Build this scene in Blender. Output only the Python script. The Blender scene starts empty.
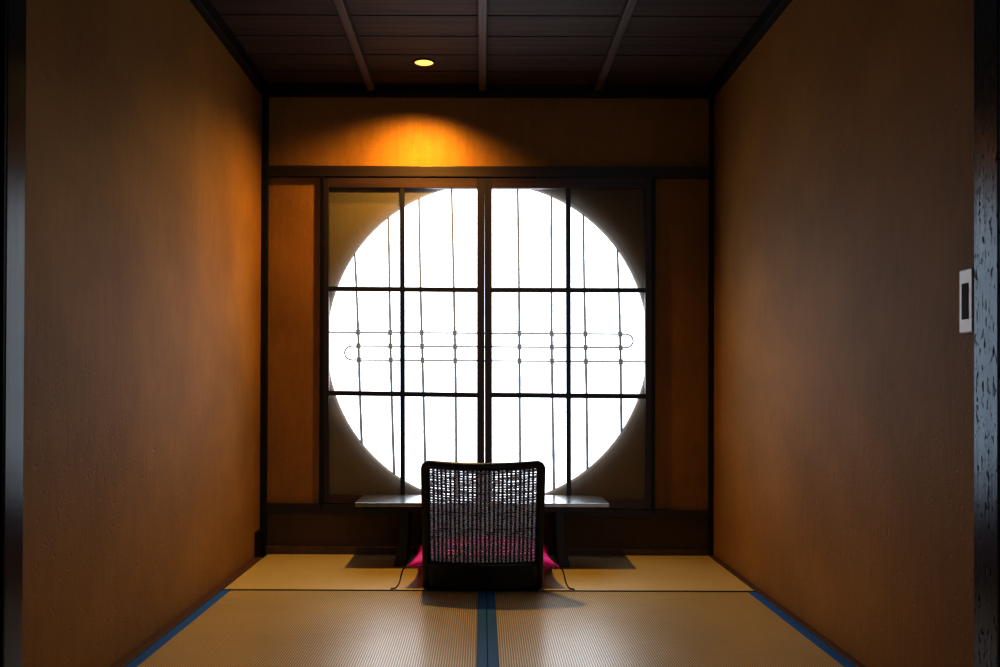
import bpy, bmesh, math, random
from mathutils import Vector, Matrix, Euler

random.seed(7)
scene = bpy.context.scene
COL = scene.collection

# ------------------------------------------------------------------ camera
CAM_H = 0.708
F_PX = 860.0
cam_data = bpy.data.cameras.new('camera')
cam = bpy.data.objects.new('camera', cam_data)
COL.objects.link(cam)
cam_data.sensor_width = 36.0
cam_data.sensor_fit = 'HORIZONTAL'
cam_data.lens = F_PX / 1000 * 36.0
TILT, ROLL = math.radians(0.35), math.radians(0.2)
cam_data.shift_x = 0.018
cam_data.shift_y = 0.0515 - math.tan(TILT) * F_PX / 1000
cam_data.clip_start = 0.02
CAM_M = (Matrix.Translation((0, 0, CAM_H)) @ Euler((math.radians(90) + TILT, 0, 0)).to_matrix().to_4x4()
         @ Matrix.Rotation(ROLL, 4, 'Z'))
cam.matrix_world = CAM_M
scene.camera = cam
R3 = CAM_M.to_3x3()


def at(px, py, Y):
    """world point at depth Y that stands where the photograph shows (px, py)"""
    d = Vector(((px - 500 + 18) / F_PX, (333.5 - py) / F_PX + cam_data.shift_y * 1000 / F_PX, -1))
    w = R3 @ d
    t = Y / w.y
    return Vector((w.x * t, Y, CAM_H + w.z * t))


# ------------------------------------------------------------------ materials
def srgb(r, g, b):
    f = lambda c: (c / 255 / 12.92) if c / 255 <= 0.04045 else ((c / 255 + 0.055) / 1.055) ** 2.4
    return (f(r), f(g), f(b), 1)


def new_mat(name):
    m = bpy.data.materials.new(name)
    m.use_nodes = True
    nt = m.node_tree
    b = nt.nodes['Principled BSDF']
    return m, nt, b


def N(nt, t, **kw):
    n = nt.nodes.new(t)
    for k, v in kw.items():
        if k in n.inputs.keys():
            n.inputs[k].default_value = v
        else:
            setattr(n, k, v)
    return n


def coords(nt, scale=(1, 1, 1), kind='Object'):
    tc = nt.nodes.new('ShaderNodeTexCoord')
    mp = nt.nodes.new('ShaderNodeMapping')
    mp.inputs['Scale'].default_value = scale
    nt.links.new(tc.outputs[kind], mp.inputs['Vector'])
    return mp.outputs['Vector']


def ramp(nt, fac, stops):
    r = nt.nodes.new('ShaderNodeValToRGB')
    els = r.color_ramp.elements
    while len(els) < len(stops):
        els.new(0.5)
    for e, (p, c) in zip(els, stops):
        e.position = p
        e.color = c if len(c) == 4 else (*c, 1)
    nt.links.new(fac, r.inputs['Fac'])
    return r.outputs['Color']


def bump(nt, b, height, strength=0.3, dist=0.002):
    n = nt.nodes.new('ShaderNodeBump')
    n.inputs['Strength'].default_value = strength
    n.inputs['Distance'].default_value = dist
    nt.links.new(height, n.inputs['Height'])
    nt.links.new(n.outputs['Normal'], b.inputs['Normal'])


def plaster(name, c0, c1, rough=0.85, bs=0.45):
    m, nt, b = new_mat(name)
    v = coords(nt)
    big = N(nt, 'ShaderNodeTexNoise', Scale=2.2, Detail=5.0, Roughness=0.6)
    nt.links.new(v, big.inputs['Vector'])
    vs = coords(nt, (60, 60, 9))
    streak = N(nt, 'ShaderNodeTexNoise', Scale=1.0, Detail=4.0, Roughness=0.65)
    nt.links.new(vs, streak.inputs['Vector'])
    grit = N(nt, 'ShaderNodeTexNoise', Scale=260.0, Detail=3.0, Roughness=0.7)
    nt.links.new(v, grit.inputs['Vector'])
    dents = N(nt, 'ShaderNodeTexNoise', Scale=70.0, Detail=2.0, Roughness=0.5)
    nt.links.new(v, dents.inputs['Vector'])
    mix = N(nt, 'ShaderNodeMath', operation='ADD')
    sc = N(nt, 'ShaderNodeMath', operation='MULTIPLY')
    sc.inputs[1].default_value = 0.35
    nt.links.new(streak.outputs['Fac'], sc.inputs[0])
    nt.links.new(big.outputs['Fac'], mix.inputs[0])
    nt.links.new(sc.outputs[0], mix.inputs[1])
    nt.links.new(ramp(nt, mix.outputs[0], [(0.45, c0), (0.9, c1)]), b.inputs['Base Color'])
    # sparse dents and straw flecks in the surface
    dr = N(nt, 'ShaderNodeMapRange')
    dr.inputs['From Min'].default_value = 0.62
    dr.inputs['From Max'].default_value = 0.74
    nt.links.new(dents.outputs['Fac'], dr.inputs['Value'])
    s1 = N(nt, 'ShaderNodeMath', operation='MULTIPLY_ADD')
    s1.inputs[1].default_value = -1.3
    nt.links.new(dr.outputs['Result'], s1.inputs[0])
    nt.links.new(grit.outputs['Fac'], s1.inputs[2])
    s2 = N(nt, 'ShaderNodeMath', operation='ADD')
    nt.links.new(s1.outputs[0], s2.inputs[0])
    nt.links.new(streak.outputs['Fac'], s2.inputs[1])
    bump(nt, b, s2.outputs[0], bs, 0.0022)
    b.inputs['Roughness'].default_value = rough
    b.inputs['Specular IOR Level'].default_value = 0.32
    return m


def wood(name, c0, c1, axis='X', rough=0.45, spec=0.5, bs=0.15, wear=None, island=False, fine=1.0, coat=0.0):
    m, nt, b = new_mat(name)
    s = {'X': (1.5, 45, 45), 'Y': (45, 1.5, 45), 'Z': (45, 45, 1.5)}[axis]
    v = coords(nt, tuple(x * fine for x in s))
    n1 = N(nt, 'ShaderNodeTexNoise', Scale=1.0, Detail=6.0, Roughness=0.65)
    if island:
        g = nt.nodes.new('ShaderNodeNewGeometry')
        mm = N(nt, 'ShaderNodeVectorMath', operation='SCALE')
        mm.inputs[0].default_value = (37, 11, 23)
        nt.links.new(g.outputs['Random Per Island'], mm.inputs['Scale'])
        ad = N(nt, 'ShaderNodeVectorMath', operation='ADD')
        nt.links.new(v, ad.inputs[0])
        nt.links.new(mm.outputs[0], ad.inputs[1])
        nt.links.new(ad.outputs[0], n1.inputs['Vector'])
    else:
        nt.links.new(v, n1.inputs['Vector'])
    col = ramp(nt, n1.outputs['Fac'], [(0.3, c0), (0.72, c1)])
    if wear:
        vw = coords(nt, (55, 55, 16))
        n2 = N(nt, 'ShaderNodeTexNoise', Scale=2.0, Detail=5.0, Roughness=0.7)
        nt.links.new(vw, n2.inputs['Vector'])
        mr = N(nt, 'ShaderNodeMapRange')
        mr.inputs['From Min'].default_value = 0.565
        mr.inputs['From Max'].default_value = 0.63
        nt.links.new(n2.outputs['Fac'], mr.inputs['Value'])
        mx = N(nt, 'ShaderNodeMix', data_type='RGBA')
        nt.links.new(mr.outputs['Result'], mx.inputs[0])
        nt.links.new(col, mx.inputs[6])
        mx.inputs[7].default_value = wear
        col = mx.outputs[2]
        rr = N(nt, 'ShaderNodeMapRange')
        rr.inputs['To Min'].default_value = rough
        rr.inputs['To Max'].default_value = 0.95
        nt.links.new(mr.outputs['Result'], rr.inputs['Value'])
        nt.links.new(rr.outputs['Result'], b.inputs['Roughness'])
        sr = N(nt, 'ShaderNodeMapRange')
        sr.inputs['To Min'].default_value = spec
        sr.inputs['To Max'].default_value = 0.02
        nt.links.new(mr.outputs['Result'], sr.inputs['Value'])
        nt.links.new(sr.outputs['Result'], b.inputs['Specular IOR Level'])
    else:
        b.inputs['Roughness'].default_value = rough
        b.inputs['Specular IOR Level'].default_value = spec
    nt.links.new(col, b.inputs['Base Color'])
    b.inputs['Coat Weight'].default_value = coat
    b.inputs['Coat Roughness'].default_value = 0.2
    bump(nt, b, n1.outputs['Fac'], bs, 0.0015)
    return m


def simple(name, col, rough=0.5, spec=0.5, metal=0.0, noise=0.06, scale=300, bs=0.1):
    m, nt, b = new_mat(name)
    v = coords(nt)
    n = N(nt, 'ShaderNodeTexNoise', Scale=float(scale), Detail=2.0)
    nt.links.new(v, n.inputs['Vector'])
    lo = tuple(c * (1 - noise) for c in col[:3]) + (1,)
    hi = tuple(min(1, c * (1 + noise)) for c in col[:3]) + (1,)
    nt.links.new(ramp(nt, n.outputs['Fac'], [(0.3, lo), (0.7, hi)]), b.inputs['Base Color'])
    b.inputs['Roughness'].default_value = rough
    b.inputs['Specular IOR Level'].default_value = spec
    b.inputs['Metallic'].default_value = metal
    bump(nt, b, n.outputs['Fac'], bs, 0.0006)
    return m


def tatami(name, rib_axis, period, c_lo, c_hi, rough, contrast=1.0, bs=0.6):
    m, nt, b = new_mat(name)
    tc = nt.nodes.new('ShaderNodeTexCoord')
    sx = nt.nodes.new('ShaderNodeSeparateXYZ')
    nt.links.new(tc.outputs['Object'], sx.inputs[0])
    ax, cross = ('X', 'Y') if rib_axis == 'Y' else ('Y', 'X')
    k = N(nt, 'ShaderNodeMath', operation='MULTIPLY')
    k.inputs[1].default_value = 2 * math.pi / period
    nt.links.new(sx.outputs[ax], k.inputs[0])
    s = N(nt, 'ShaderNodeMath', operation='SINE')
    nt.links.new(k.outputs[0], s.inputs[0])
    rib = N(nt, 'ShaderNodeMapRange')
    rib.inputs['From Min'].default_value = -1
    nt.links.new(s.outputs[0], rib.inputs['Value'])
    # single rush stems lying across the ribs
    vv = coords(nt, (14, 650, 1) if rib_axis == 'Y' else (650, 14, 1))
    stem = N(nt, 'ShaderNodeTexNoise', Scale=1.0, Detail=2.0)
    nt.links.new(vv, stem.inputs['Vector'])
    vb = coords(nt, (3, 3, 3))
    blot = N(nt, 'ShaderNodeTexNoise', Scale=1.0, Detail=4.0)
    nt.links.new(vb, blot.inputs['Vector'])
    f = N(nt, 'ShaderNodeMath', operation='MULTIPLY_ADD')
    f.inputs[1].default_value = 0.55 * contrast
    nt.links.new(rib.outputs['Result'], f.inputs[0])
    st = N(nt, 'ShaderNodeMath', operation='MULTIPLY')
    st.inputs[1].default_value = 0.45
    nt.links.new(stem.outputs['Fac'], st.inputs[0])
    nt.links.new(st.outputs[0], f.inputs[2])
    f2 = N(nt, 'ShaderNodeMath', operation='MULTIPLY_ADD')
    f2.inputs[1].default_value = 0.3
    nt.links.new(blot.outputs['Fac'], f2.inputs[0])
    nt.links.new(f.outputs[0], f2.inputs[2])
    nt.links.new(ramp(nt, f2.outputs[0], [(0.15, c_lo), (0.95, c_hi)]), b.inputs['Base Color'])
    b.inputs['Roughness'].default_value = rough
    b.inputs['Specular IOR Level'].default_value = 0.7
    if contrast > 0.5:
        rr = N(nt, 'ShaderNodeMapRange')
        rr.inputs['To Min'].default_value = 0.12
        rr.inputs['To Max'].default_value = 0.9
        nt.links.new(rib.outputs['Result'], rr.inputs['Value'])
        nt.links.new(rr.outputs['Result'], b.inputs['Specular IOR Level'])
    b.inputs['Coat Roughness'].default_value = 0.29 if contrast > 0.5 else 0.48
    b.inputs['Coat IOR'].default_value = 3.0 if contrast > 0.5 else 2.4
    b.inputs['Coat Tint'].default_value = (1, 1, 1, 1)
    if contrast > 0.5:
        cw = N(nt, 'ShaderNodeMapRange')
        cw.inputs['From Min'].default_value = 0.25
        cw.inputs['From Max'].default_value = 0.8
        cw.inputs['To Min'].default_value = 0.4
        nt.links.new(rib.outputs['Result'], cw.inputs['Value'])
        nt.links.new(cw.outputs['Result'], b.inputs['Coat Weight'])
    else:
        b.inputs['Coat Weight'].default_value = 0.8
    h = N(nt, 'ShaderNodeMath', operation='ADD')
    nt.links.new(rib.outputs['Result'], h.inputs[0])
    nt.links.new(st.outputs[0], h.inputs[1])
    bump(nt, b, h.outputs[0], bs, 0.0010)
    return m


M = {}
M['plaster'] = plaster('ochre_plaster', srgb(134, 94, 33), srgb(166, 121, 50), rough=0.62, bs=0.36)
M['plaster_low'] = plaster('dark_brown_lower_plaster', srgb(84, 62, 42), srgb(108, 82, 56))
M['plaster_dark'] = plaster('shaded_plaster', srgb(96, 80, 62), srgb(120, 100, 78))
M['ceiling'] = wood('cedar_ceiling_boards', srgb(48, 37, 33), srgb(88, 68, 58), 'X', 0.6, 0.3, 0.25, island=True)
M['batten'] = wood('ceiling_batten_wood', srgb(70, 58, 52), srgb(108, 92, 84), 'Y', 0.45, 0.4)
M['black_wood'] = wood('black_stained_wood', srgb(10, 9, 9), srgb(26, 21, 19), 'X', 0.5, 0.3)
M['black_wood_z'] = wood('black_stained_upright_wood', srgb(10, 9, 9), srgb(26, 21, 19), 'Z', 0.5, 0.3)
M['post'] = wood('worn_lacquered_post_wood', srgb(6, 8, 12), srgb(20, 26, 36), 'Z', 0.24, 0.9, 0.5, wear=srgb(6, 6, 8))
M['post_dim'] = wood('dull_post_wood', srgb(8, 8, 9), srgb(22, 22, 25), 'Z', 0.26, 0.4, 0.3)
M['lintel'] = wood('brown_lintel_wood', srgb(36, 25, 22), srgb(58, 40, 33), 'X', 0.45, 0.4)
M['shoji_x'] = wood('shoji_rail_wood', srgb(50, 34, 30), srgb(78, 52, 44), 'X', 0.42, 0.45)
M['shoji_z'] = wood('shoji_stile_wood', srgb(36, 28, 32), srgb(58, 44, 46), 'Z', 0.42, 0.45)
M['bar_x'] = wood('shoji_crossbar_wood', srgb(26, 23, 30), srgb(42, 36, 44), 'X', 0.45, 0.4)
M['bar_z'] = wood('shoji_upright_bar_wood', srgb(26, 23, 30), srgb(42, 36, 44), 'Z', 0.45, 0.4)
M['sill'] = wood('sill_wood', srgb(34, 24, 19), srgb(60, 42, 32), 'X', 0.5, 0.4)
M['trim_wood'] = wood('floor_edge_wood', srgb(70, 48, 38), srgb(104, 74, 58), 'Y', 0.5, 0.4)
M['floor_wood'] = wood('subfloor_wood', srgb(40, 30, 24), srgb(70, 52, 40), 'Y', 0.6, 0.3)
M['bamboo'] = wood('smoked_bamboo', srgb(34, 28, 24), srgb(60, 50, 40), 'Z', 0.5, 0.3, 0.05)
M['vine'] = wood('smoked_vine', srgb(58, 48, 40), srgb(88, 74, 60), 'X', 0.5, 0.3, 0.05)
M['binding'] = simple('dark_binding_cord', srgb(28, 22, 22), 0.8, 0.2)
M['lacquer'] = wood('black_lacquer_wood', srgb(9, 8, 9), srgb(17, 15, 16), 'X', 0.13, 0.9, 0.01)
lb = M['lacquer'].node_tree.nodes['Principled BSDF']
lb.inputs['Coat Weight'].default_value = 1.0
lb.inputs['Coat IOR'].default_value = 4.0
lb.inputs['Coat Roughness'].default_value = 0.27
M['chair_black'] = simple('black_painted_wood', srgb(13, 13, 14), 0.4, 0.4, bs=0.03)
M['warp'] = simple('black_woven_cord', srgb(14, 14, 16), 0.6, 0.3)
M['weft'] = simple('grey_woven_thread', srgb(86, 84, 90), 0.45, 0.6)
M['cushion'] = simple('magenta_satin', srgb(226, 8, 190), 0.55, 0.35, noise=0.15, scale=420, bs=0.25)
M['piping'] = simple('deep_magenta_piping', srgb(150, 14, 84), 0.5, 0.4)
M['cord'] = simple('dark_purple_tassel_cord', srgb(70, 34, 44), 0.7, 0.3)
M['border'] = simple('blue_tatami_cloth', srgb(26, 104, 200), 0.6, 0.4, noise=0.2, scale=900, bs=0.4)
M['tatami'] = tatami('ribbed_tatami_rush', 'Y', 0.0066, srgb(112, 99, 64), srgb(226, 206, 152), 0.40)
M['tatami_back'] = tatami('crosswise_tatami_rush', 'X', 0.0066, srgb(194, 174, 110), srgb(230, 212, 148), 0.40, 0.25, 0.2)
M['mat_edge'] = simple('dark_mat_edge', srgb(14, 11, 9), 0.9, 0.05)
M['plastic'] = simple('white_plastic', srgb(246, 250, 255), 0.45, 0.4, noise=0.02, bs=0.02)
M['screen'] = simple('dark_lcd', srgb(74, 84, 100), 0.7, 0.1, noise=0.02, bs=0.0)
M['ring'] = simple('bronze_ring', srgb(40, 28, 20), 0.4, 0.5, noise=0.05)
M['room'] = plaster('front_room_plaster', srgb(92, 74, 56), srgb(112, 92, 70))

# woven paper thread: some light comes through it
m = M['weft']
nt = m.node_tree
pb = nt.nodes['Principled BSDF']
tlw = N(nt, 'ShaderNodeBsdfTranslucent', Color=(0.80, 0.80, 0.88, 1))
mxw = N(nt, 'ShaderNodeMixShader')
mxw.inputs[0].default_value = 0.55
nt.links.new(pb.outputs[0], mxw.inputs[1])
nt.links.new(tlw.outputs[0], mxw.inputs[2])
nt.links.new(mxw.outputs[0], nt.nodes['Material Output'].inputs['Surface'])

# paper: lets part of the light straight through and scatters the rest
m, nt, b = new_mat('shoji_paper')
nt.nodes.remove(b)
out = nt.nodes['Material Output']
tr = N(nt, 'ShaderNodeBsdfTransparent', Color=(0.95, 0.97, 1.0, 1))
tl = N(nt, 'ShaderNodeBsdfTranslucent', Color=(0.82, 0.82, 0.80, 1))
df = N(nt, 'ShaderNodeBsdfDiffuse', Color=(0.30, 0.26, 0.18, 1))
v = coords(nt, (9, 9, 9))
nz = N(nt, 'ShaderNodeTexNoise', Scale=6.0, Detail=6.0, Roughness=0.7)
nt.links.new(v, nz.inputs['Vector'])
mr = N(nt, 'ShaderNodeMapRange')
mr.inputs['To Min'].default_value = 0.40
mr.inputs['To Max'].default_value = 0.46
nt.links.new(nz.outputs['Fac'], mr.inputs['Value'])
mx1 = N(nt, 'ShaderNodeMixShader')
mx1.inputs[0].default_value = 0.86
nt.links.new(tl.outputs[0], mx1.inputs[1])
nt.links.new(df.outputs[0], mx1.inputs[2])
mx2 = N(nt, 'ShaderNodeMixShader')
nt.links.new(mr.outputs['Result'], mx2.inputs[0])
nt.links.new(tr.outputs[0], mx2.inputs[1])
nt.links.new(mx1.outputs[0], mx2.inputs[2])
nt.links.new(mx2.outputs[0], out.inputs['Surface'])
M['paper'] = m

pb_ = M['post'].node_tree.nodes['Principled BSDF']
pb_.inputs['Specular Tint'].default_value = (0.62, 0.82, 1.0, 1)  # blue of the reflected window daylight put into the specular tint
pb_ = M['plastic'].node_tree.nodes['Principled BSDF']
pb_.inputs['Coat Weight'].default_value = 1.0
pb_.inputs['Coat Roughness'].default_value = 0.3
m, nt, b = new_mat('warm_lamp_diffuser')
b.inputs['Base Color'].default_value = (1, 0.7, 0.35, 1)
b.inputs['Emission Color'].default_value = (1.0, 0.56, 0.13, 1)
b.inputs['Emission Strength'].default_value = 1.25
nz = N(nt, 'ShaderNodeTexNoise', Scale=40.0)
rg = ramp(nt, nz.outputs['Fac'], [(0, (1.0, 0.50, 0.14)), (1, (1.0, 0.58, 0.20))])
nt.links.new(rg, b.inputs['Emission Color'])
M['lamp'] = m


# ------------------------------------------------------------------ mesh helpers
def add_box(bm, lo, hi, bev=0.0):
    lo, hi = Vector(lo), Vector(hi)
    r = bmesh.ops.create_cube(bm, size=1)
    vs = r['verts']
    for v_ in vs:
        v_.co = Vector([(lo[i] + hi[i]) / 2 + v_.co[i] * (hi[i] - lo[i]) for i in range(3)])
    if bev > 0:
        es = list({e for v_ in vs for e in v_.link_edges})
        bmesh.ops.bevel(bm, geom=es, offset=bev, segments=2, affect='EDGES', profile=0.5)


def add_quad_prism(bm, pts, y0, y1, bev=0.0):
    """pts: four (x, z) corners, extruded from depth y0 to y1"""
    a = [bm.verts.new((p[0], y0, p[1])) for p in pts]
    c = [bm.verts.new((p[0], y1, p[1])) for p in pts]
    n = len(pts)
    fs = [bm.faces.new(a), bm.faces.new(list(reversed(c)))]
    for i in range(n):
        fs.append(bm.faces.new((a[i], c[i], c[(i + 1) % n], a[(i + 1) % n])))
    bmesh.ops.recalc_face_normals(bm, faces=fs)
    if bev > 0:
        es = list({e for f in fs for e in f.edges})
        bmesh.ops.bevel(bm, geom=es, offset=bev, segments=2, affect='EDGES', profile=0.5)


def add_tube(bm, pts, r, seg=10, closed=False, r2=None, up=None):
    """sweep an ellipse (r across, r2 along the second axis) along pts; r may be a list"""
    pts = [Vector(p) for p in pts]
    n = len(pts)
    rings = []
    prev = None
    for i, p in enumerate(pts):
        if closed:
            t = pts[(i + 1) % n] - pts[i - 1]
        else:
            t = pts[min(i + 1, n - 1)] - pts[max(i - 1, 0)]
        t.normalize()
        if up is not None:
            a = Vector(up).cross(t)
            if a.length < 1e-4:
                a = t.orthogonal()
        elif prev is None:
            a = t.orthogonal()
        else:
            a = prev - t * prev.dot(t)
        a.normalize()
        prev = a
        bb = t.cross(a).normalized()
        ra = r[i] if isinstance(r, (list, tuple)) else r
        rb = ra if r2 is None else r2
        rings.append([bm.verts.new(p + a * (ra * math.cos(2 * math.pi * k / seg)) + bb * (rb * math.sin(2 * math.pi * k / seg)))
                      for k in range(seg)])
    fs = []
    m_ = n if closed else n - 1
    for i in range(m_):
        A, B = rings[i], rings[(i + 1) % n]
        for k in range(seg):
            fs.append(bm.faces.new((A[k], A[(k + 1) % seg], B[(k + 1) % seg], B[k])))
    if not closed:
        fs.append(bm.faces.new(list(reversed(rings[0]))))
        fs.append(bm.faces.new(rings[-1]))
    bmesh.ops.recalc_face_normals(bm, faces=fs)
    for f in fs:
        f.smooth = True


def add_lathe(bm, prof, seg=32, center=(0, 0, 0)):
    c = Vector(center)
    rings = []
    for (r, z) in prof:
        rings.append([bm.verts.new(c + Vector((r * math.cos(2 * math.pi * k / seg), r * math.sin(2 * math.pi * k / seg), z)))
                      for k in range(seg)])
    fs = []
    for A, B in zip(rings, rings[1:]):
        for k in range(seg):
            fs.append(bm.faces.new((A[k], A[(k + 1) % seg], B[(k + 1) % seg], B[k])))
    bmesh.ops.recalc_face_normals(bm, faces=fs)
    return rings


def obj(name, bm, mat, parent=None, smooth=False):
    me = bpy.data.meshes.new(name)
    bm.to_mesh(me)
    bm.free()
    if smooth:
        for p in me.polygons:
            p.use_smooth = True
    o = bpy.data.objects.new(name, me)
    COL.objects.link(o)
    me.materials.append(mat)
    if parent is not None:
        o.parent = parent
        o.matrix_parent_inverse = parent.matrix_world.inverted() if False else Matrix.Translation(-parent_loc(parent))
    return o


def parent_loc(p):
    v_ = Vector((0, 0, 0))
    while p is not None:
        v_ += Vector(p.location) if p.type == 'EMPTY' else Vector((0, 0, 0))
        p = p.parent
    return v_


def thing(name, label, cat, loc=(0, 0, 0), group=None):
    o = bpy.data.objects.new(name, None)
    o.empty_display_size = 0.05
    COL.objects.link(o)
    o.location = loc
    o['label'] = label
    o['category'] = cat
    if group:
        o['group'] = group
    return o


def struct(name, bm, mat, parent=None, smooth=False):
    o = obj(name, bm, mat, parent, smooth)
    if parent is None:
        o['kind'] = 'structure'
    return o


B = bmesh.new

# ------------------------------------------------------------------ dimensions
XL, XR = -0.925, 0.968          # side walls of the alcove
YB = 3.61                       # plane of the back wall
H = 1.964                       # ceiling
TRL, TR = 0.034, 0.022           # width of the edge strips beside the mats
YM = 2.97                       # joint between the long mats and the cross mat
LPOST = (1.655, 1.727)          # depth of the two front posts
RPOST = (1.590, 1.673)

# ------------------------------------------------------------------ setting
bm = B(); add_box(bm, (-3.6, -3.0, -0.12), (3.6, 4.0, -0.052)); struct('floor', bm, M['floor_wood'])
bm = B(); add_box(bm, (-3.6, -3.0, -0.052), (3.6, 1.16, 0.0)); struct('floor_front', bm, M['floor_wood'])

bm = B(); add_box(bm, (XL - 0.12, LPOST[1] - 0.01, -0.052), (XL, YB + 0.14, H + 0.05)); struct('wall_left', bm, M['plaster'])
bm = B(); add_box(bm, (XR, RPOST[1] - 0.01, -0.052), (XR + 0.12, YB + 0.14, H + 0.05)); struct('wall_right', bm, M['plaster'])

# back wall: upper band, two wings, lower band and the recessed panel with the round opening
JL, JR = at(320, 300, YB).x, at(654, 300, YB).x      # sides of the screen opening
zt = at(480, 172, YB).z
zs_l, zs_r = at(267, 507, YB).z, at(711, 514, YB).z
bm = B()
add_box(bm, (XL, YB, zt), (XR, YB + 0.14, H + 0.05))
bm2 = bm
add_box(bm, (XL, YB, 0.178), (JL, YB + 0.14, zt))
add_box(bm, (JR, YB, 0.178), (XR, YB + 0.14, zt))
struct('wall_back', bm, M['plaster'])
bm = B(); add_box(bm, (XL, YB + 0.001, -0.052), (XR, YB + 0.14, 0.178)); struct('wall_back_lower', bm, M['plaster_low'])

YP0, YP1 = YB + 0.018, YB + 0.058
cc = at(487.5, 343.5, YP1)
RAD = 160.0 / (F_PX / YP1)
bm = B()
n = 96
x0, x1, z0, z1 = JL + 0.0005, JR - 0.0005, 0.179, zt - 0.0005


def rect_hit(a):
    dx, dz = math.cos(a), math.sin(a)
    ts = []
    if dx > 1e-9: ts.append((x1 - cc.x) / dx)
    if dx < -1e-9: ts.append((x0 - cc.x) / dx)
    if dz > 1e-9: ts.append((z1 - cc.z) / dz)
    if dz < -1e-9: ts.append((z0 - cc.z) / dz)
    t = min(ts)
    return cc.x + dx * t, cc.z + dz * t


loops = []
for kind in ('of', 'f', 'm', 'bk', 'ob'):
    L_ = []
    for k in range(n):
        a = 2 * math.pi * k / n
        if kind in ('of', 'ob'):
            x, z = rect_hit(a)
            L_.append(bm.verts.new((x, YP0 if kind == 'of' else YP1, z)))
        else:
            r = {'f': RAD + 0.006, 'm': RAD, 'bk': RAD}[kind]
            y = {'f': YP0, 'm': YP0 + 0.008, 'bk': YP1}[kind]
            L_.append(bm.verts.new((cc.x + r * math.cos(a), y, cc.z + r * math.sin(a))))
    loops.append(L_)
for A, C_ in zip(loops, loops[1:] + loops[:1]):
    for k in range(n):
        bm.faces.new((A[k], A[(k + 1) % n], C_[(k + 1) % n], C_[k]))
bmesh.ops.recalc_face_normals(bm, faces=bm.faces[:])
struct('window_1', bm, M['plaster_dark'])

# ceiling boards run across, each a board of its own in the pattern, over a dark backing
bm = B()
add_box(bm, (XL - 0.1, 1.60, H + 0.02), (XR + 0.1, YB + 0.14, H + 0.07))
y = YB
PW = 0.174
while y > 1.62:
    add_box(bm, (XL - 0.05, max(y - PW + 0.007, 1.62), H), (XR + 0.05, y, H + 0.016), 0.0015)
    y -= PW
struct('ceiling', bm, M['ceiling'])
for i, px in enumerate((372, 482.5, 597)):
    x = at(px, 85, 3.60).x
    bm = B(); add_box(bm, (x - 0.015, 1.62, H - 0.030), (x + 0.015, YB - 0.03, H + 0.002), 0.003)
    struct('trim_%d' % (i + 1), bm, M['batten'])
zm = at(482, 98, YB).z
bm = B(); add_box(bm, (XL, YB - 0.030, zm), (XR, YB + 0.001, H + 0.004), 0.003); struct('trim_4', bm, M['black_wood'])
bm = B(); add_box(bm, (XL - 0.001, 1.62, zm), (XL + 0.030, YB - 0.03, H + 0.004), 0.003); struct('trim_5', bm, M['black_wood'])
bm = B(); add_box(bm, (XR - 0.030, 1.62, zm), (XR + 0.001, YB - 0.03, H + 0.004), 0.003); struct('trim_6', bm, M['black_wood'])

# corner posts of the back wall
bm = B(); add_box(bm, (XL, YB - 0.022, 0), (XL + 0.026, YB + 0.01, zm), 0.003); struct('trim_7', bm, M['black_wood_z'])
bm = B(); add_box(bm, (XR - 0.018, YB - 0.022, 0), (XR, YB + 0.01, zm), 0.003); struct('trim_8', bm, M['black_wood_z'])
bm = B(); add_box(bm, (XL, YB - 0.10, 0), (XL + 0.012, YB - 0.022, 0.105), 0.003); struct('trim_15', bm, M['black_wood_z'])

# lintel and sill across the back wall
zl0, zl1 = at(480, 177, YB - 0.022).z, at(480, 166, YB - 0.022).z
bm = B(); add_box(bm, (XL + 0.022, YB - 0.022, zl0), (XR - 0.018, YB + 0.02, zl1), 0.002); struct('trim_9', bm, M['lintel'])
a, b_ = at(267, 503, YB - 0.022), at(711, 511, YB - 0.022)
c_, d_ = at(711, 519, YB - 0.022), at(267, 513, YB - 0.022)
bm = B()
add_quad_prism(bm, [(XL + 0.022, d_.z), (XR - 0.018, c_.z), (XR - 0.018, b_.z), (XL + 0.022, a.z)], YB - 0.0185, YB + 0.05, 0.002)
struct('trim_10', bm, M['sill'])
# jambs of the screen opening
for i, (p0, p1) in enumerate(((320.5, 324), (651.5, 655.5))):
    q0, q1 = at(p0, 300, YB - 0.02).x, at(p1, 300, YB - 0.02).x
    bm = B(); add_box(bm, (q0, YB - 0.020, 0.19 if i == 0 else 0.175), (q1, YB + 0.017, zl0 + 0.002), 0.002)
    struct('trim_%d' % (11 + i), bm, M['black_wood_z'])

# thin wooden strips beside the mats
bm = B(); add_box(bm, (XL, LPOST[1], -0.052), (XL + TRL, YB - 0.10, 0.004), 0.002); struct('baseboard_left', bm, M['trim_wood'])
bm = B(); add_box(bm, (XR - TR, RPOST[1], -0.052), (XR, YB - 0.022, 0.004), 0.002); struct('baseboard_right', bm, M['trim_wood'])
bm = B()
vs_ = [bm.verts.new(p) for p in ((XL + 0.026, YB - 0.0200, -0.052), (XR - 0.018, YB - 0.012, -0.052), (XR - 0.018, YB + 0.0009, -0.052), (XL + 0.026, YB + 0.0009, -0.052),
                                 (XL + 0.026, YB - 0.0200, 0.030), (XR - 0.018, YB - 0.012, 0.020), (XR - 0.018, YB + 0.0009, 0.020), (XL + 0.026, YB + 0.0009, 0.030))]
for q in ((3, 2, 1, 0), (4, 5, 6, 7), (0, 1, 5, 4), (1, 2, 6, 5), (2, 3, 7, 6), (3, 0, 4, 7)):
    bm.faces.new([vs_[k] for k in q])
struct('baseboard_back', bm, M['trim_wood'])

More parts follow.
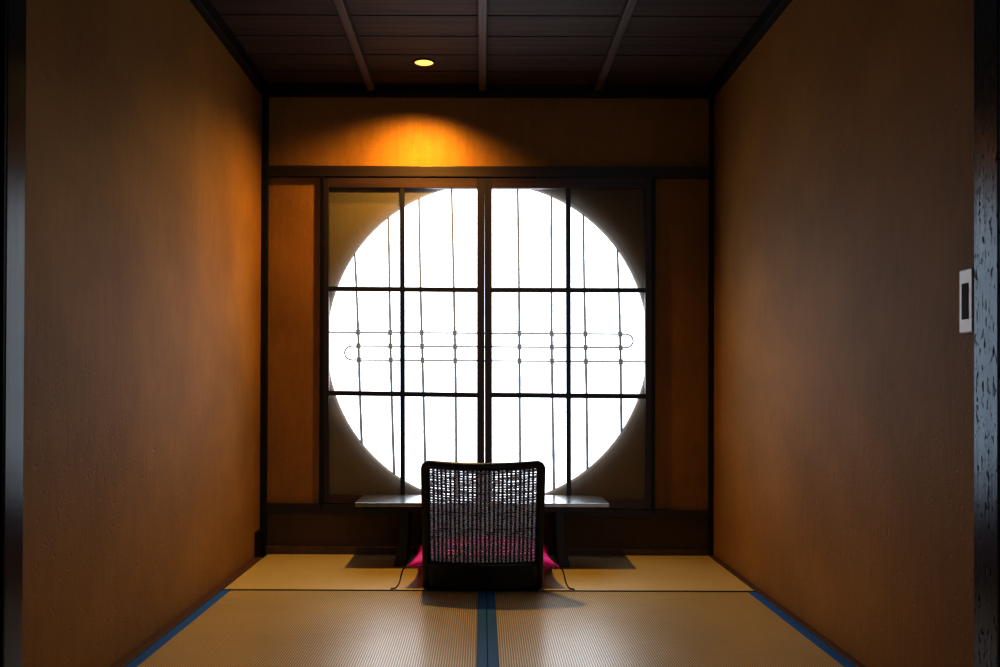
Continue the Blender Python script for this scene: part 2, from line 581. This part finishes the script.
# posts at the mouth of the alcove
bm = B(); add_box(bm, (XL - 0.12, LPOST[0], -0.052), (XL + 0.007, LPOST[1], 2.5), 0.004); struct('trim_13', bm, M['post_dim'])
bm = B(); add_box(bm, (XR - 0.013, RPOST[0], -0.052), (XR + 0.12, RPOST[1], 2.5), 0.004); struct('trim_14', bm, M['post'])

# the front room the photograph is taken from
bm = B(); add_box(bm, (-3.6, 1.60, -0.05), (XL - 0.115, 1.70, 2.5)); struct('wall_front_left', bm, M['room'])
bm = B(); add_box(bm, (XR + 0.115, 1.58, -0.05), (3.6, 1.68, 2.5)); struct('wall_front_right', bm, M['room'])
bm = B(); add_box(bm, (XL - 0.12, 1.60, H + 0.0), (XR + 0.12, 1.66, 2.5)); struct('wall_front_top', bm, M['room'])
bm = B(); add_box(bm, (-3.7, -3.0, -0.05), (-3.6, 1.7, 2.5)); struct('wall_outer_left', bm, M['room'])
bm = B(); add_box(bm, (3.6, -3.0, -0.05), (3.7, 1.7, 2.5)); struct('wall_outer_right', bm, M['room'])
bm = B(); add_box(bm, (-3.7, -3.1, -0.05), (3.7, -3.0, 2.5)); struct('wall_rear', bm, M['room'])
bm = B(); add_box(bm, (-3.7, -3.1, 2.5), (3.7, 1.75, 2.6)); struct('ceiling_front', bm, M['ceiling'])
# unseen light-tight cover added above the alcove and behind the back wall's edges
bm = B(); add_box(bm, (XL - 0.14, 1.55, H + 0.07), (XR + 0.14, YB + 0.16, H + 0.12)); struct('light_cover', bm, M['floor_wood'])


# ------------------------------------------------------------------ tatami mats
def mat_long(x0_, x1_, label, side):
    t = thing('tatami_mat', label, 'tatami mat', ((x0_ + x1_) / 2, (1.16 + YM) / 2, -0.05), 'tatami mats on the floor')
    hw = 0.0285
    bm_ = B(); add_box(bm_, (x0_ + hw, 1.162, -0.05), (x1_ - hw, YM - 0.012, 0.0), 0.002)
    obj('woven_surface', bm_, M['tatami'], t)
    for s in (0, 1):
        xa = x0_ + 0.0006 if s == 0 else x1_ - hw
        xb = x0_ + hw if s == 0 else x1_ - 0.0006
        bm_ = B(); add_box(bm_, (xa, 1.162, -0.05), (xb, YM - 0.012, 0.0012), 0.0012)
        o = obj('cloth_border', bm_, M['border'], t)
        o['label'] = 'blue cloth edging'
    return t


XC = 0.017
mat_long(XL + TRL, XC, 'long straw tatami mat with blue edging in front of the left wall', 0)
mat_long(XC, XR - TR, 'long straw tatami mat with blue edging in front of the right wall', 1)
t = thing('tatami_mat', 'plain crosswise tatami mat without blue edging, beneath the desk and floor chair', 'tatami mat',
          ((XL + XR) / 2, (YM + YB) / 2, -0.05), 'tatami mats on the floor')
bm = B(); add_box(bm, (XL + TRL, YM + 0.009, -0.05), (XR - TR, YB - 0.0205, 0.0), 0.002)
obj('woven_surface', bm, M['tatami_back'], t)
bm = B(); add_box(bm, (XL + TRL, YM - 0.0115, -0.05), (XR - TR, YM + 0.0085, -0.0012), 0.0005)
obj('mat_edge', bm, M['mat_edge'], t)


# ------------------------------------------------------------------ shoji screens
def bar(name, mat, parent, p, q, r, s, y0, y1, bev=0.0012):
    """four photo corners (left-top, right-top, right-bottom, left-bottom) at depth y0"""
    pts = [at(*p, y0), at(*q, y0), at(*r, y0), at(*s, y0)]
    bm_ = B()
    add_quad_prism(bm_, [(v_.x, v_.z) for v_ in pts], y0, y1, bev)
    return obj(name, bm_, mat, parent)


SY0, SY1 = YB - 0.018, YB + 0.010


def screen(label, xo, xi, st_o, st_i, mid, rows, top, bot, side):
    base = at((xo[1] + xi[1]) / 2, bot[1], SY0)
    t_ = thing('shoji_screen', label, 'sliding screen', base, 'paper sliding screens at the round window')
    l0, l1 = (xo, xi) if side < 0 else (xi, xo)      # left and right outer edges, (top x, bottom x)
    wl, wr = (st_o, st_i) if side < 0 else (st_i, st_o)
    zt_, zb = top[0], bot
    bl, br = bot if side < 0 else (bot[0], bot[1])
    YE = 512
    bar('stile', M['shoji_z'], t_, (l0[0], 177.5), (l0[0] + wl, 177.5), (l0[1] + wl, bl + 9), (l0[1], bl + 9), SY0, SY1)
    bar('stile', M['shoji_z'], t_, (l1[0] - wr, 177.5), (l1[0], 177.5), (l1[1], br + 9), (l1[1] - wr, br + 9), SY0, SY1)
    bar('top_rail', M['shoji_x'], t_, (l0[0] + wl, 177.5), (l1[0] - wr, 177.5), (l1[0] - wr, top[1]), (l0[0] + wl, top[0]), SY0, SY1)
    bar('bottom_rail', M['shoji_x'], t_, (l0[1] + wl, bl), (l1[1] - wr, br), (l1[1] - wr, br + 9), (l0[1] + wl, bl + 9), SY0, SY1)
    bar('vertical_bar', M['bar_z'], t_, (mid[0], 180), (mid[0] + 4.8, 180), (mid[1] + 4.6, (bl + br) / 2 + 2), (mid[1], (bl + br) / 2 + 2), SY0 + 0.002, SY0 + 0.0105)
    for (ya, yb, th) in rows:
        bar('horizontal_bar', M['bar_x'], t_, (l0[0] + wl - 0.5, ya), (l1[0] - wr + 0.5, yb), (l1[0] - wr + 0.5, yb + th), (l0[0] + wl - 0.5, ya + th), SY0 + 0.003, SY0 + 0.0100)
    pp = [at(l0[0] + wl - 1.5, 180, SY0 + 0.0115), at(l1[0] - wr + 1.5, 180, SY0 + 0.0115), at(l1[1] - wr + 1.5, br + 4, SY0 + 0.0115), at(l0[1] + wl - 1.5, bl + 4, SY0 + 0.0115)]
    bm_ = B(); bm_.faces.new([bm_.verts.new((v_.x, SY0 + 0.0115, v_.z)) for v_ in pp])
    o = obj('paper', bm_, M['paper'], t_)
    o['label'] = 'white translucent paper'
    return t_


screen('left paper sliding screen with dark wooden bars, covering the left half of the round window',
       (323.3, 323.6), (484.6, 484.4), 5.2, 7.4, (399.7, 400.4), [(286.4, 287.6, 4.6), (390.6, 392.8, 4.8)], (187.5, 188.0), (494, 497), -1)
screen('right paper sliding screen with dark wooden bars, covering the right half of the round window',
       (652.0, 653.0), (484.6, 484.9), 7.0, 7.2, (565.8, 566.6), [(287.6, 288.0, 4.6), (392.6, 394.0, 4.8)], (188.0, 188.5), (497.5, 500), 1)

# ------------------------------------------------------------------ lattice in the round opening
LY = YP0 + 0.022
lat = thing('window_lattice', 'thin bamboo lattice with a looping vine tied across it inside the round window', 'lattice', (cc.x, LY, cc.z - RAD))
rods = [((354, 240), (362.5, 450)), ((387.5, 205), (394.5, 490)), ((419, 190), (425.5, 500)), ((452, 183), (457, 503)),
        ((517.3, 184), (521.3, 503)), ((550.8, 192), (553.8, 498)), ((583.6, 208), (587.3, 485)), ((617.5, 243), (622.2, 447))]


def rim_z(x, s):
    return cc.z + s * math.sqrt(max(0, (RAD + 0.004) ** 2 - (x - cc.x) ** 2))


def rod_point(i, py):
    (xa, ya), (xb, yb) = rods[i]
    f = (py - ya) / (yb - ya)
    wob = math.sin(f * 5 + i * 1.7) * 0.5
    return at(xa + (xb - xa) * f + wob, py, LY)


for i, ((xa, ya), (xb, yb)) in enumerate(rods):
    pa, pb = at(xa, ya, LY), at(xb, yb, LY)
    pts, rad = [], []
    za, zb = rim_z(pa.x, 1), rim_z(pb.x, -1)
    for k in range(25):
        f = k / 24
        z = za + (zb - za) * f
        py = ya + (yb - ya) * (pa.z - z) / (pa.z - pb.z)
        p = rod_point(i, py)
        pts.append((p.x, LY, z))
        rad.append(0.0042 + 0.0016 * f + (0.0009 if k % 6 == 3 else 0))
    bm = B(); add_tube(bm, pts, rad, 8)
    obj('bamboo_rod', bm, M['bamboo'], lat)
rows_y = [(332.3, 334.2), (345.9, 347.8), (359.9, 361.8)]      # photo heights at the left and right ends


def row_pt(k, px):
    f = (px - 340) / 300
    return at(px, rows_y[k][0] + (rows_y[k][1] - rows_y[k][0]) * f, LY - 0.0095)


pts = []
lx = at(329, 340, LY).x
p = row_pt(0, 329); pts.append(p)
for px in range(345, 626, 20): pts.append(row_pt(0, px))
for k in range(0, 9):                                          # right bend, upper pair
    a = math.pi / 2 - math.pi * k / 8
    c0, c1 = row_pt(0, 626), row_pt(1, 626)
    mid_ = (c0 + c1) / 2; rr = (c0.z - c1.z) / 2
    pts.append(mid_ + Vector((math.cos(a) * rr * 1.05, 0, math.sin(a) * rr)))
for px in range(618, 352, -20): pts.append(row_pt(1, px))
for k in range(0, 9):                                          # left bend, lower pair
    a = math.pi / 2 + math.pi * k / 8
    c0, c1 = row_pt(1, 352), row_pt(2, 352)
    mid_ = (c0 + c1) / 2; rr = (c0.z - c1.z) / 2
    pts.append(mid_ + Vector((math.cos(a) * rr * 1.05, 0, math.sin(a) * rr)))
for px in range(362, 640, 20): pts.append(row_pt(2, px))
pts.append(row_pt(2, 646))
bm = B(); add_tube(bm, pts, 0.0033, 8, up=(0, 1, 0)); obj('bent_vine', bm, M['vine'], lat)
for i in range(8):
    for k in range(3):
        py = rows_y[k][0] + (rows_y[k][1] - rows_y[k][0]) * (i / 7)
        p = rod_point(i, py)
        bm = B()
        for s in (-1, 1):
            ring = []
            for q in range(12):
                a = 2 * math.pi * q / 12
                ring.append(Vector((p.x + 0.0075 * math.cos(a), LY - 0.004 + 0.0115 * math.sin(a), p.z + s * 0.0085 * math.cos(a))))
            add_tube(bm, ring, 0.0030, 6, closed=True)
        obj('cord_binding', bm, M['binding'], lat)

# ------------------------------------------------------------------ ceiling downlight
lp = at(424, 62, 3.34)
LX, LYY = lp.x, 3.34
dl = thing('downlight', 'small round recessed ceiling light glowing amber between the ceiling battens', 'ceiling light', (LX, LYY, H))
bm = B(); add_lathe(bm, [(0.0365, 0.004), (0.0365, -0.004), (0.0385, -0.006), (0.0425, -0.004), (0.0435, 0.001)], 40, (LX, LYY, H))
obj('trim_ring', bm, M['ring'], dl, True)
bm = B(); bmesh.ops.create_circle(bm, cap_ends=True, radius=0.0368, segments=40, matrix=Matrix.Translation((LX, LYY, H - 0.0012)))
obj('diffuser', bm, M['lamp'], dl)

# ------------------------------------------------------------------ desk
DX0, DX1, DY0, DY1, DH = -0.490, 0.494, 3.32, 3.572, 0.252
dk = thing('writing_desk', 'low black lacquered desk standing on the tatami under the round window', 'desk', ((DX0 + DX1) / 2, (DY0 + DY1) / 2, 0))
bm = B(); add_box(bm, (DX0, DY0, DH - 0.015), (DX1, DY1, DH), 0.0025); obj('tabletop', bm, M['lacquer'], dk)
bm = B(); add_box(bm, (DX0 + 0.03, DY0 + 0.018, DH - 0.036), (DX1 - 0.03, DY1 - 0.015, DH - 0.015), 0.002); obj('apron', bm, M['chair_black'], dk)
for s in (-1, 1):
    xo = (DX0 + DX1) / 2 + s * 0.322
    bm = B()
    pr = [(xo, DH - 0.036), (xo + s * 0.004, 0.11), (xo + s * 0.012, 0.045), (xo + s * 0.022, 0.0),
          (xo - s * 0.024, 0.0), (xo - s * 0.030, 0.045), (xo - s * 0.034, 0.11), (xo - s * 0.036, DH - 0.036)]
    add_quad_prism(bm, pr, DY0 + 0.035, DY1 - 0.03, 0.003)
    obj('leg', bm, M['chair_black'], dk)

# ------------------------------------------------------------------ floor chair
CX, CY = 0.005, 2.985
CH = 0.455
ch = thing('floor_chair', 'black legless floor chair with an open woven back, facing the desk', 'chair', (CX, CY, 0))


def back(u, v_, off=0.0):
    """point on the bowed, leaning backrest; u in -1..1 across, v_ 0..1 up; off moves it towards the sitter"""
    w = 0.2055 + 0.004 * v_
    x = u * w
    lean = 0.075 * v_ ** 1.2
    bow = (0.020 + 0.030 * v_) * (1 - u * u)
    z = v_ * CH - 0.007 * (1 - u * u) * v_
    return Vector((CX + x, CY - lean - bow + off, z))


def back_panel(bm_, u0, u1, v0, v1, th, nu=16, nv=8):
    g = {}
    for s in (0, 1):
        for i in range(nu + 1):
            for j in range(nv + 1):
                g[s, i, j] = bm_.verts.new(back(u0 + (u1 - u0) * i / nu, v0 + (v1 - v0) * j / nv, (s - 0.5) * th))
    fs = []
    for i in range(nu):
        for j in range(nv):
            for s in (0, 1):
                fs.append(bm_.faces.new((g[s, i, j], g[s, i + 1, j], g[s, i + 1, j + 1], g[s, i, j + 1])))
    for i in range(nu):
        for j in (0, nv):
            fs.append(bm_.faces.new((g[0, i, j], g[0, i + 1, j], g[1, i + 1, j], g[1, i, j])))
    for j in range(nv):
        for i in (0, nu):
            fs.append(bm_.faces.new((g[0, i, j], g[0, i, j + 1], g[1, i, j + 1], g[1, i, j])))
    bmesh.ops.recalc_face_normals(bm_, faces=fs)


# frame: an upside-down U with rounded shoulders, then the low solid panel
path = []
FU, FV = 0.945, 0.972
for k in range(13): path.append(back(-FU, 0.028 + (0.93 - 0.028) * k / 12))
for k in range(1, 7):
    a = math.pi / 2 * k / 7
    path.append(back(-FU + 0.085 * (1 - math.cos(a)), 0.93 + (FV - 0.93) * math.sin(a)))
for k in range(21): path.append(back(-FU + 0.085 + (2 * FU - 0.17) * k / 20, FV))
for k in range(1, 7):
    a = math.pi / 2 * (1 - k / 7)
    path.append(back(FU - 0.085 * (1 - math.cos(a)), 0.93 + (FV - 0.93) * math.sin(a)))
for k in range(13): path.append(back(FU, 0.93 - (0.93 - 0.028) * k / 12))
bm = B(); add_tube(bm, path, 0.0135, 12, up=(0, 1, 0), r2=0.0115); obj('back_frame', bm, M['chair_black'], ch)
bm = B(); back_panel(bm, -0.93, 0.93, 0.0, 0.225, 0.020); obj('lower_panel', bm, M['chair_black'], ch, True)

# woven panel: flat upright cords with thin threads passing over and under them
wv = B()
NW, NH = 25, 72
U = 0.875
for i in range(NW + 1):
    u = -U + 2 * U * i / NW + random.uniform(-0.004, 0.004)
    ph = random.random() * 6
    pts = [back(u + 0.003 * math.sin(v_ * 9 + ph), v_) for v_ in [0.215 + (0.955 - 0.215) * k / 22 for k in range(23)]]
    add_tube(wv, pts, 0.0038, 6, up=(0, 1, 0), r2=0.0018)
obj('woven_uprights', wv, M['warp'], ch)
wv = B()
for j in range(NH):
    v0 = 0.225 + (0.945 - 0.225) * (j + 0.5) / NH + random.uniform(-0.003, 0.003)
    pts = []
    for i in range(2 * NW + 1):
        u = -U + 2 * U * i / (2 * NW)
        off = 0.0 if i % 2 else (0.0032 if (i // 2 + j) % 2 else -0.0032)
        pts.append(back(u, v0 + 0.0014 * math.sin(u * 14 + j * 2.3) + random.uniform(-0.0016, 0.0016), off))
    add_tube(wv, pts, 0.0024, 5, up=(0, 1, 0), r2=0.0010)
obj('woven_threads', wv, M['weft'], ch)

# seat: a shallow board lying on the mat with rounded front corners
bm = B()
out_ = []
sy0, sy1, sw, rc = CY - 0.008, CY + 0.40, 0.205, 0.06
out_ += [(-sw, sy0), (sw, sy0)]
for k in range(9):
    a = math.pi / 2 * k / 8
    out_.append((sw - rc + rc * math.cos(a), sy1 - rc + rc * math.sin(a)))
for k in range(9):
    a = math.pi / 2 + math.pi / 2 * k / 8
    out_.append((-sw + rc + rc * math.cos(a), sy1 - rc + rc * math.sin(a)))
lo = [bm.verts.new((CX + x, y_, 0.0)) for x, y_ in out_]
hi = [bm.verts.new((CX + x, y_, 0.045)) for x, y_ in out_]
bm.faces.new(list(reversed(lo))); bm.faces.new(hi)
for k in range(len(lo)):
    bm.faces.new((lo[k], lo[(k + 1) % len(lo)], hi[(k + 1) % len(lo)], hi[k]))
bmesh.ops.recalc_face_normals(bm, faces=bm.faces[:])
bmesh.ops.bevel(bm, geom=[e for e in bm.edges], offset=0.004, segments=2, affect='EDGES')
obj('seat', bm, M['chair_black'], ch)

# ------------------------------------------------------------------ cushion on the seat
cu = thing('floor_cushion', 'bright magenta square cushion with corner tassels lying on the seat of the floor chair', 'cushion', (CX, CY + 0.22, 0.045))
bm = B()
NC = 28
hx, hy0, hy1 = 0.268, CY + 0.022, CY + 0.44
g = {}
for s in (0, 1):
    for i in range(NC + 1):
        for j in range(NC + 1):
            u, w = -1 + 2 * i / NC, -1 + 2 * j / NC
            pin = 1 - 0.055 * (1 - u * u) * 1.0 if False else 1
            # edges draw in between the pointed corners
            x = CX + hx * u * (1 - 0.10 * (1 - w * w) * abs(u) ** 3)
            y = (hy0 + hy1) / 2 + (hy1 - hy0) / 2 * w * (1 - 0.06 * (1 - u * u) * abs(w) ** 3)
            th = (max(0.0, 1 - abs(u) ** 2.4) ** 0.55) * (max(0.0, 1 - abs(w) ** 3.2) ** 0.5)
            corner = (abs(u) * abs(w)) ** 3
            ins = min(1.0, max(0.0, (0.80 - abs(u)) / 0.12))       # lies flat on the board, droops past it
            bottom = 0.047 - 0.0 * th
            edge = 0.072 - 0.012 * corner + 0.01 * max(0, -w)
            if s == 0:
                z = edge + (0.056) * th + 0.002 * math.sin(9 * u) * math.cos(7 * w) * th
            else:
                z = edge - (edge - bottom) * min(1, th * 1.8)
            if s == 1 and (i in (0, NC) or j in (0, NC)):
                g[s, i, j] = g[0, i, j]
            else:
                g[s, i, j] = bm.verts.new((x, y, z))
for s in (0, 1):
    for i in range(NC):
        for j in range(NC):
            q = (g[s, i, j], g[s, i + 1, j], g[s, i + 1, j + 1], g[s, i, j + 1])
            bm.faces.new(q if s == 0 else q[::-1])
rim = [g[0, i, 0].co.copy() for i in range(NC)] + [g[0, NC, j].co.copy() for j in range(NC)] + \
      [g[0, NC - i, NC].co.copy() for i in range(NC)] + [g[0, 0, NC - j].co.copy() for j in range(NC)]
corners = [g[0, a_, b2].co.copy() for a_, b2 in ((0, 0), (NC, 0), (NC, NC), (0, NC))]
bmesh.ops.recalc_face_normals(bm, faces=bm.faces[:])
obj('cover', bm, M['cushion'], cu, True)
bm = B(); add_tube(bm, rim, 0.0028, 6, closed=True); obj('piping', bm, M['piping'], cu)
for k, c in enumerate(corners):
    sx = -1 if k in (0, 3) else 1
    sy = -1 if k < 2 else 1
    ctl = [c, c + Vector((sx * 0.010, sy * 0.004, -0.006)), c + Vector((sx * 0.017, sy * 0.01, -0.030)),
           Vector((c.x + sx * 0.021, c.y + sy * 0.016, 0.022)), Vector((c.x + sx * 0.032, c.y + sy * 0.026, 0.006)),
           Vector((c.x + sx * 0.050, c.y + sy * 0.030, 0.0028))]
    # smooth the hanging cord
    P = []
    for q in range(len(ctl) - 1):
        p0, p1, p2, p3 = ctl[max(q - 1, 0)], ctl[q], ctl[q + 1], ctl[min(q + 2, len(ctl) - 1)]
        for w in range(5):
            f = w / 5
            P.append(0.5 * ((2 * p1) + (p2 - p0) * f + (2 * p0 - 5 * p1 + 4 * p2 - p3) * f * f + (3 * p1 - p0 - 3 * p2 + p3) * f ** 3))
    P.append(ctl[-1])
    bm = B(); add_tube(bm, P, [0.0024] * (len(P) - 6) + [0.0026] * 6, 7); obj('tassel', bm, M['cord'], cu)

# ------------------------------------------------------------------ wall control
WX = XR
yb_, ya_ = 1.724, 1.680
zc0, zc1 = at(965, 333, (ya_ + yb_) / 2).z, at(965, 269, (ya_ + yb_) / 2).z
wc = thing('wall_controller', 'small white wall control with a dark screen beside the worn post', 'wall control', (WX, (ya_ + yb_) / 2, (zc0 + zc1) / 2))
bm = B(); add_box(bm, (WX - 0.012, ya_ - 0.003, zc0), (WX + 0.0005, yb_, zc1), 0.0025); obj('casing', bm, M['plastic'], wc)
s0, s1 = ya_ + (yb_ - ya_) * 0.24, ya_ + (yb_ - ya_) * 0.74
bm = B(); add_box(bm, (WX - 0.0132, s0, zc0 + (zc1 - zc0) * 0.215), (WX - 0.0115, s1, zc0 + (zc1 - zc0) * 0.775), 0.0004)
obj('screen', bm, M['screen'], wc)

# ------------------------------------------------------------------ light
w = bpy.data.worlds.new('world')
scene.world = w
w.use_nodes = True
wn = w.node_tree
bg = wn.nodes['Background']
bg.inputs['Color'].default_value = (0.82, 0.90, 1.0, 1)
bg.inputs['Strength'].default_value = 4.4


def light(name, kind, loc, rot, **kw):
    d = bpy.data.lights.new(name, kind)
    o = bpy.data.objects.new(name, d)
    COL.objects.link(o)
    o.location = loc
    o.rotation_euler = rot
    for k, v_ in kw.items():
        setattr(d, k, v_)
    return o


# the sky reaches the room through the round opening
pl = light('window_portal', 'AREA', (cc.x, YP1 + 0.01, cc.z), (math.radians(-90), 0, 0), shape='RECTANGLE', size=1.42, size_y=1.42)
pl.data.cycles.is_portal = True
light('downlight_lamp', 'SPOT', (LX, LYY, H - 0.008), (0, math.radians(6), 0), energy=76, color=(1.0, 0.59, 0.12),
      spot_size=math.radians(140), spot_blend=0.9, shadow_soft_size=0.022)
# added fill lamp behind the camera, standing in for front-room daylight
light('front_room_fill', 'AREA', (1.2, -2.6, 1.5), (math.radians(90), 0, math.radians(10)), energy=17, color=(0.86, 0.90, 1.0),
      shape='RECTANGLE', size=1.8, size_y=1.6)

scene.view_settings.view_transform = 'Standard'
scene.view_settings.look = 'None'
scene.view_settings.exposure = 0.42
scene.view_settings.gamma = 0.76
scene.cycles.use_denoising = True
scene.cycles.max_bounces = 10
scene.cycles.transparent_max_bounces = 12
scene.cycles.sample_clamp_indirect = 6
